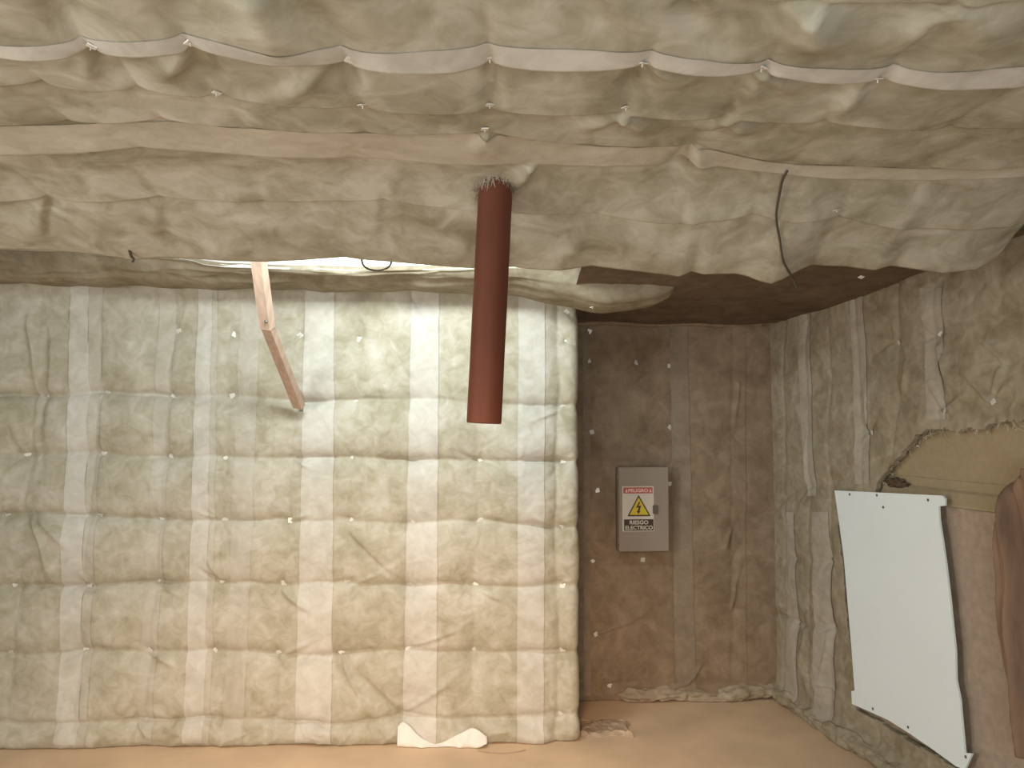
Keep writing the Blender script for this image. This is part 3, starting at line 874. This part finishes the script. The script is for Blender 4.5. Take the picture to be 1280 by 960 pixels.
mod = o.modifiers.new('edge', 'EDGE_SPLIT'); mod.split_angle = math.radians(50)
bm = bmesh.new()
rings = [[bm.verts.new(Mz @ Vector((rT * .895 * math.cos(2 * PI * k / n), rT * .895 * math.sin(2 * PI * k / n), z))) for k in range(n)] for z in (-Ln + .012, -.02)]
for k in range(n): bm.faces.new([rings[0][k], rings[1][k], rings[1][(k + 1) % n], rings[0][(k + 1) % n]])
o = bm_obj('pipe_lining', bm, M['clay_dark'], pipe, True); o['label'] = 'dark inside of the pipe'
# torn tissue collar round the pipe where it goes through
bm = bmesh.new(); rs = np.random.RandomState(4)
for i in range(420):
    th = rs.uniform(0, 2 * PI)
    r0 = rT * rs.uniform(.98, 1.06)
    base = Vector(pt) + Vector((r0 * math.cos(th), r0 * math.sin(th), 0))
    base.z = float(ceil_pos(np.array([base.x]), np.array([base.y]))[0, 2]) + rs.uniform(-.012, .01)
    d = Vector((math.cos(th) * rs.uniform(-.1, 1), math.sin(th) * rs.uniform(-.1, 1), rs.uniform(-.9, .5))).normalized() * rs.uniform(.012, .045)
    side = Vector((-math.sin(th), math.cos(th), rs.uniform(-.5, .5))).normalized() * rs.uniform(.0008, .0028)
    pr = None
    for q in range(4):
        p_ = base + d * q / 3 + Vector(rs.normal(0, .0025, 3))
        w = side * (1 - q / 3.4)
        cur = (bm.verts.new(p_ - w), bm.verts.new(p_ + w))
        if pr: bm.faces.new([pr[0], cur[0], cur[1], pr[1]])
        pr = cur
o = bm_obj('torn_fibre', bm, M['fluff'], b4); o['kind'] = 'stuff'; o['label'] = 'frayed pale fibres round the top of the pipe'

# ================================================================== wooden brace
p0 = at_depth(np.float64(320.), np.float64(300.), 3.44); p1 = at_depth(np.float64(334.), np.float64(407.), 3.62); p2 = at_depth(np.float64(374.), np.float64(508.), 4.03)
brace = empty('wooden_brace', tuple(p1), 'bent wooden brace of two pale battens hanging from the bright slot', 'batten')


def batten(name, a, b, w, d, roll=0.0, ext=0.0):
    a = Vector(a); b = Vector(b); t = (b - a).normalized()
    x = Vector((0, 1, 0)).cross(t).normalized(); y = t.cross(x).normalized()
    R = Matrix.Rotation(roll, 3, t); x = R @ x; y = R @ y
    L = (b - a).length + ext
    bm = bmesh.new()
    Mx = Matrix((x, y, t)).transposed().to_4x4(); Mx = Matrix.Translation(a) @ Mx
    add_box(bm, (-w / 2, -d / 2, 0), (w / 2, d / 2, L), .0012, Mx)
    return bm_obj(name, bm, M['wood'], brace)


batten('upper_batten', p0, p1, .055, .040, math.radians(22), .012)
batten('lower_batten', p1, p2, .050, .034, math.radians(22))
bm = bmesh.new(); bmesh.ops.create_uvsphere(bm, u_segments=10, v_segments=6, radius=.008)
pn = at_depth(np.float64(332.5), np.float64(402.), 3.585)
for v in bm.verts: v.co = Vector(pn) + Vector((v.co.x, v.co.y * .6, v.co.z))
bm_obj('nail', bm, M['screw'], brace, True)
bm = bmesh.new(); pn = S_main.pos(*[np.array([q]) for q in S_main.pt(376, 511, .02)], .004)[0]
add_box(bm, Vector(pn) - Vector((.008, .012, .012)), Vector(pn) + Vector((.008, .012, .012)), .002)
bm_obj('bracket', bm, M['screw'], brace)

# ================================================================== electrical box
BO = .10                                       # stands off the alcove wall
ubl, vbt = S_rec.pt(772, 584, BO); ubr, vbb = S_rec.pt(836.5, 689, BO)
Wb, Hb = ubr - ubl, vbt - vbb
boxe = empty('electrical_box', tuple(S_rec.flat(np.array((ubl + ubr) / 2), np.array(vbb), .05)), 'grey steel electrical box with a danger sign on the alcove wall', 'electrical box')
Bm = Matrix.Translation(Vector(S_rec.flat(np.array(ubl), np.array(vbb), 0))) @ Matrix((Vector(ur), Vector((0, 0, 1)), Vector(nr))).transposed().to_4x4()
bm = bmesh.new(); add_box(bm, (.003, .003, .005), (Wb - .003, Hb - .003, BO - .018), .003, Bm)
bm_obj('cabinet_body', bm, M['panel'], boxe)
bm = bmesh.new(); add_box(bm, (.006, 0, BO - .016), (Wb, Hb, BO), .0035, Bm)
for k in range(2): add_box(bm, (.11, .055 + k * .012, BO - .001), (.20, .058 + k * .012, BO + .0008), 0, Bm)
door = bm_obj('door', bm, M['panel'], boxe)
sx = lambda px: (px - 772) / (836.5 - 772) * Wb
sy = lambda py: (689 - py) / (689 - 584) * Hb
bm = bmesh.new(); add_box(bm, (sx(816), sy(642), BO - .001), (sx(822), sy(631.8), BO + .012), .002, Bm)
bm_obj('latch', bm, M['panel_dark'], door)
for z in (.06, Hb - .06):
    bm = bmesh.new(); r = bmesh.ops.create_cone(bm, segments=12, radius1=.004, radius2=.004, depth=.04, cap_ends=True)
    for v in r['verts']: v.co = Bm @ Vector((v.co.x + .003, v.co.z + z, v.co.y + BO - .012))
    bm_obj('hinge', bm, M['panel'], boxe, True)
def rect(x0, y0, x1, y1): return [(sx(x0), sy(y1)), (sx(x1), sy(y1)), (sx(x1), sy(y0)), (sx(x0), sy(y0))]
def plate(name, poly, z, mat, parent):
    bm = bmesh.new(); prism(bm, poly, .0006, Bm @ Matrix.Translation((0, 0, z))); return bm_obj(name, bm, mat, parent)
sign = plate('danger_sign', rect(777.6, 608, 817.4, 664), BO + .001, M['sign_white'], boxe); sign['label'] = 'white danger sticker with a yellow triangle'
plate('red_band', rect(779, 609.3, 816, 616.8), BO + .0016, M['sign_red'], sign)
plate('black_band', rect(779.6, 649, 816.8, 663), BO + .0016, M['sign_black'], sign)
plate('triangle_border', [(sx(784), sy(645.2)), (sx(813.4), sy(645.2)), (sx(798.2), sy(618.6))], BO + .0016, M['sign_black'], sign)
plate('triangle', [(sx(786.6), sy(643.4)), (sx(810.6), sy(643.4)), (sx(798.2), sy(621.8))], BO + .0022, M['sign_yellow'], sign)
bolt = [(798.8, 627), (794.6, 634.8), (798.2, 634.2), (796.6, 639.0), (795.2, 638.2), (797.6, 642.4), (800.8, 638.6), (799.2, 638.9), (801.4, 631.6), (797.8, 632.4), (800.4, 627.6)]
plate('lightning_bolt', [(sx(x), sy(y)) for x, y in bolt], BO + .0028, M['sign_black'], sign)


def text(name, s, x0, y0, x1, y1, z, mat, parent, bold=.03):
    cu = bpy.data.curves.new('t', 'FONT'); cu.body = s; cu.align_x = 'CENTER'; cu.size = 1; cu.offset = bold; cu.extrude = .002; cu.resolution_u = 4
    t = bpy.data.objects.new('t', cu); C.objects.link(t)
    dg = bpy.context.evaluated_depsgraph_get(); dg.update()
    me = bpy.data.meshes.new_from_object(t.evaluated_get(dg)); me.name = name
    bpy.data.objects.remove(t); bpy.data.curves.remove(cu)
    co = np.zeros(len(me.vertices) * 3); me.vertices.foreach_get('co', co); co = co.reshape(-1, 3)
    lo, hi = co.min(0), co.max(0)
    X0, X1, Y0, Y1 = sx(x0), sx(x1), sy(y1), sy(y0)
    for v, c in zip(me.vertices, co):
        v.co = Bm @ Vector((X0 + (c[0] - lo[0]) / (hi[0] - lo[0]) * (X1 - X0), Y0 + (c[1] - lo[1]) / (hi[1] - lo[1]) * (Y1 - Y0), z + (.0003 if c[2] > 0 else 0)))
    me.materials.clear()
    return link(name, me, mat, parent)


text('lettering', 'PELIGRO', 785, 611, 810.4, 615.3, BO + .0018, M['sign_pink'], sign)
text('lettering', 'RIESGO', 786.6, 650.3, 810.2, 655.3, BO + .0018, M['sign_white'], sign)
text('lettering', 'ELECTRICO', 781.2, 656.8, 815.9, 661.8, BO + .0018, M['sign_white'], sign)
for x in (781.4, 811.8):
    plate('warning_mark', [(sx(x), sy(615.4)), (sx(x + 3), sy(615.4)), (sx(x + 1.5), sy(610.8))], BO + .0020, M['sign_pink'], sign)

# ================================================================== wires and small stuff
pts = []
for px, py in [(984, 214), (978, 226), (975, 240), (972, 256), (970.5, 270), (972, 285), (975, 300), (976.5, 312), (979, 325), (984, 336), (991, 348), (996, 360)]:
    d = ray(np.float64(px), np.float64(py))
    best = None
    for tq in np.linspace(1.8, 2.84, 300):
        Pq = CAM + d * (tq / d[1])
        if Pq[2] > ceil_pos(np.array([Pq[0]]), np.array([Pq[1]]))[0, 2] - .012: best = Pq; break
    if best is None: best = CAM + d * (2.82 / d[1])
    pts.append(best)
me = tube_mesh('hanging_cable', spline(pts, 60), .0036, 8)
o = link('hanging_cable', me, M['cable']); tag(o, 'thin dark cable hanging down the overhead insulation above the electrical box side', 'cable')
lp = [at_depth(np.float64(x), np.float64(y), Y) for x, y, Y in [(450, 316, 2.86), (452, 324, 2.9), (454, 331, 2.94), (460, 336, 2.96), (472, 338, 2.97), (483, 335.5, 2.96), (488.5, 330, 2.94), (489, 322, 2.9), (488, 314, 2.86)]]
me = tube_mesh('wire_loop', spline(lp, 50), .0036, 8)
o = link('wire_loop', me, M['cable']); tag(o, 'dark loop of wire dangling in the bright overhead slot', 'wire')
lp = [at_depth(np.float64(x), np.float64(y), Y) for x, y, Y in [(160, 306, 2.745), (162, 313, 2.75), (164, 320, 2.765), (167, 324, 2.775), (165.5, 328, 2.775)]]
me = tube_mesh('wire_hook', spline(lp, 30), .0055, 8, taper=.7)
o = link('wire_hook', me, M['cable']); tag(o, 'short dark wire hook poking from the insulation near the left end of the slot', 'hook')
lp = [tuple(floor_hit(np.float64(x), np.float64(y)) + np.array([0, 0, .004])) for x, y in [(597, 939), (606, 941), (625, 942.5), (645, 941), (657, 938.5)]]
me = tube_mesh('floor_wire', spline(lp, 40), .0018, 8)
o = link('floor_wire', me, M['felt']); tag(o, 'thin curved wire lying on the brown floor below the white tissue flap', 'wire')

# crumpled sheet on the floor beside the free edge of the main blanket
fa = floor_hit(np.float64(724), np.float64(921)); fb = floor_hit(np.float64(794), np.float64(922)); fc = floor_hit(np.float64(790), np.float64(900))
ex_ = fb - fa; ey_ = np.array([0, fc[1] - fb[1], 0])
a_, b_ = np.meshgrid(np.linspace(0, 1, 90), np.linspace(0, 1, 60), indexing='ij')
hh = .006 + .016 * np.abs(fbm(a_ * 5, b_ * 4, 201, 3)) + .02 * np.exp(-((a_ - .97) / .06) ** 2) * (.4 + .6 * (1 - b_)) + .018 * np.exp(-((b_ - .1) / .12) ** 2) * (.5 + vnoise(a_ * 9, b_ * 2, 207))
hh *= np.clip(np.minimum(np.minimum(a_, 1 - a_) * 14, np.minimum(b_, 1 - b_) * 10), .05, 1)
Xp = fa + a_[..., None] * ex_ + b_[..., None] * ey_ + np.stack([.03 * fbm(b_ * 4, a_ * 3, 211, 2), .04 * fbm(a_ * 5, b_ * 3, 213, 2), hh], -1)
o = link('crumpled_sheet', grid_mesh('crumpled_sheet', Xp, skirt=np.array([0, 0, -.008])), M['plastic'])
tag(o, 'crumpled scrap of brown sheeting on the floor beside the alcove entrance', 'scrap')

# ================================================================== the room itself
def shell(name, lo, hi, mat, mx=None):
    bm = bmesh.new(); add_box(bm, lo, hi, 0, mx)
    return tag(bm_obj(name, bm, mat), kind='structure')


shell('floor', (-3.6, -3.2, -.10), (3.6, 5.2, 0), M['floor'])
Mw = Matrix.Translation(Vector(A)) @ Matrix((Vector(um), -Vector(nm), Vector((0, 0, 1)))).transposed().to_4x4()
Wm = um_max
shell('wall_back', (-.75, .095, 0), (Wm - .015, .20, 2.9), M['shell'], Mw)
shell('wall_return', (Wm - .075, .20, 0), (Wm - .015, .70, 2.9), M['wool_recess'], Mw)
shell('wall_alcove', (.1, Rc1[1] + .03, 0), (1.9, Rc1[1] + .13, 2.9), M['shell'])
Mr = Matrix.Translation(Vector(Rc1)) @ Rm
shell('wall_right', (-.15, 0, -.20), (3.0, 2.9, -.095), M['shell'], Mr)
shell('wall_left', (-3.55, -3.0, 0), (-3.45, 4.2, 2.9), M['shell'])
# roof deck
shell('ceiling', (-3.6, -1.0, 2.82), (3.4, 5.2, 2.90), M['shell'])

# ================================================================== light
def area(name, loc, target, sx_, sy_, power, col):
    l = bpy.data.lights.new(name, 'AREA'); l.shape = 'RECTANGLE'; l.size = sx_; l.size_y = sy_; l.energy = power; l.color = col
    o = bpy.data.objects.new(name, l); o.location = loc
    d = Vector(target) - Vector(loc); o.rotation_euler = d.to_track_quat('-Z', 'Y').to_euler(); C.objects.link(o)
    return o


area('slot_lamp', (-.50, 3.10, 2.42), (-.55, 4.1, 1.6), 1.35, .14, 18, (.90, 1.0, .98))
area('doorway_daylight', (.35, -1.4, .95), (.1, 1.6, 1.9), 1.7, 1.5, 46, (.95, 1.0, .96))
area('left_fill', (-3.38, .4, 1.65), (1.5, 2.8, 1.1), 1.3, 1.0, 86, (.985, .98, .92))  # added fill from the left to brighten the white board; no window built
sl = bpy.data.lights.new('warm_fill_spot', 'SPOT'); sl.energy = 330; sl.color = (1.0, .64, .38); sl.spot_size = math.radians(64); sl.spot_blend = 1.0; sl.shadow_soft_size = .25  # added warm spot for the glow low on walls and floor
so = bpy.data.objects.new('warm_fill_spot', sl); so.location = (-.3, .1, 2.0); so.rotation_euler = (Vector((-.5, 3.5, -.3)) - Vector(so.location)).to_track_quat('-Z', 'Y').to_euler(); C.objects.link(so)

w = bpy.data.worlds.new('world'); bpy.context.scene.world = w; w.use_nodes = True
w.node_tree.nodes['Background'].inputs[0].default_value = (.9, .95, 1.0, 1); w.node_tree.nodes['Background'].inputs[1].default_value = .08

sc = bpy.context.scene
sc.view_settings.view_transform = 'Standard'; sc.view_settings.look = 'None'; sc.view_settings.gamma = 1; sc.view_settings.exposure = 0.30
sc.view_settings.use_curve_mapping = False
sc.cycles.max_bounces = 8; sc.cycles.diffuse_bounces = 5
try:
    sc.cycles.use_denoising = True
except Exception: pass
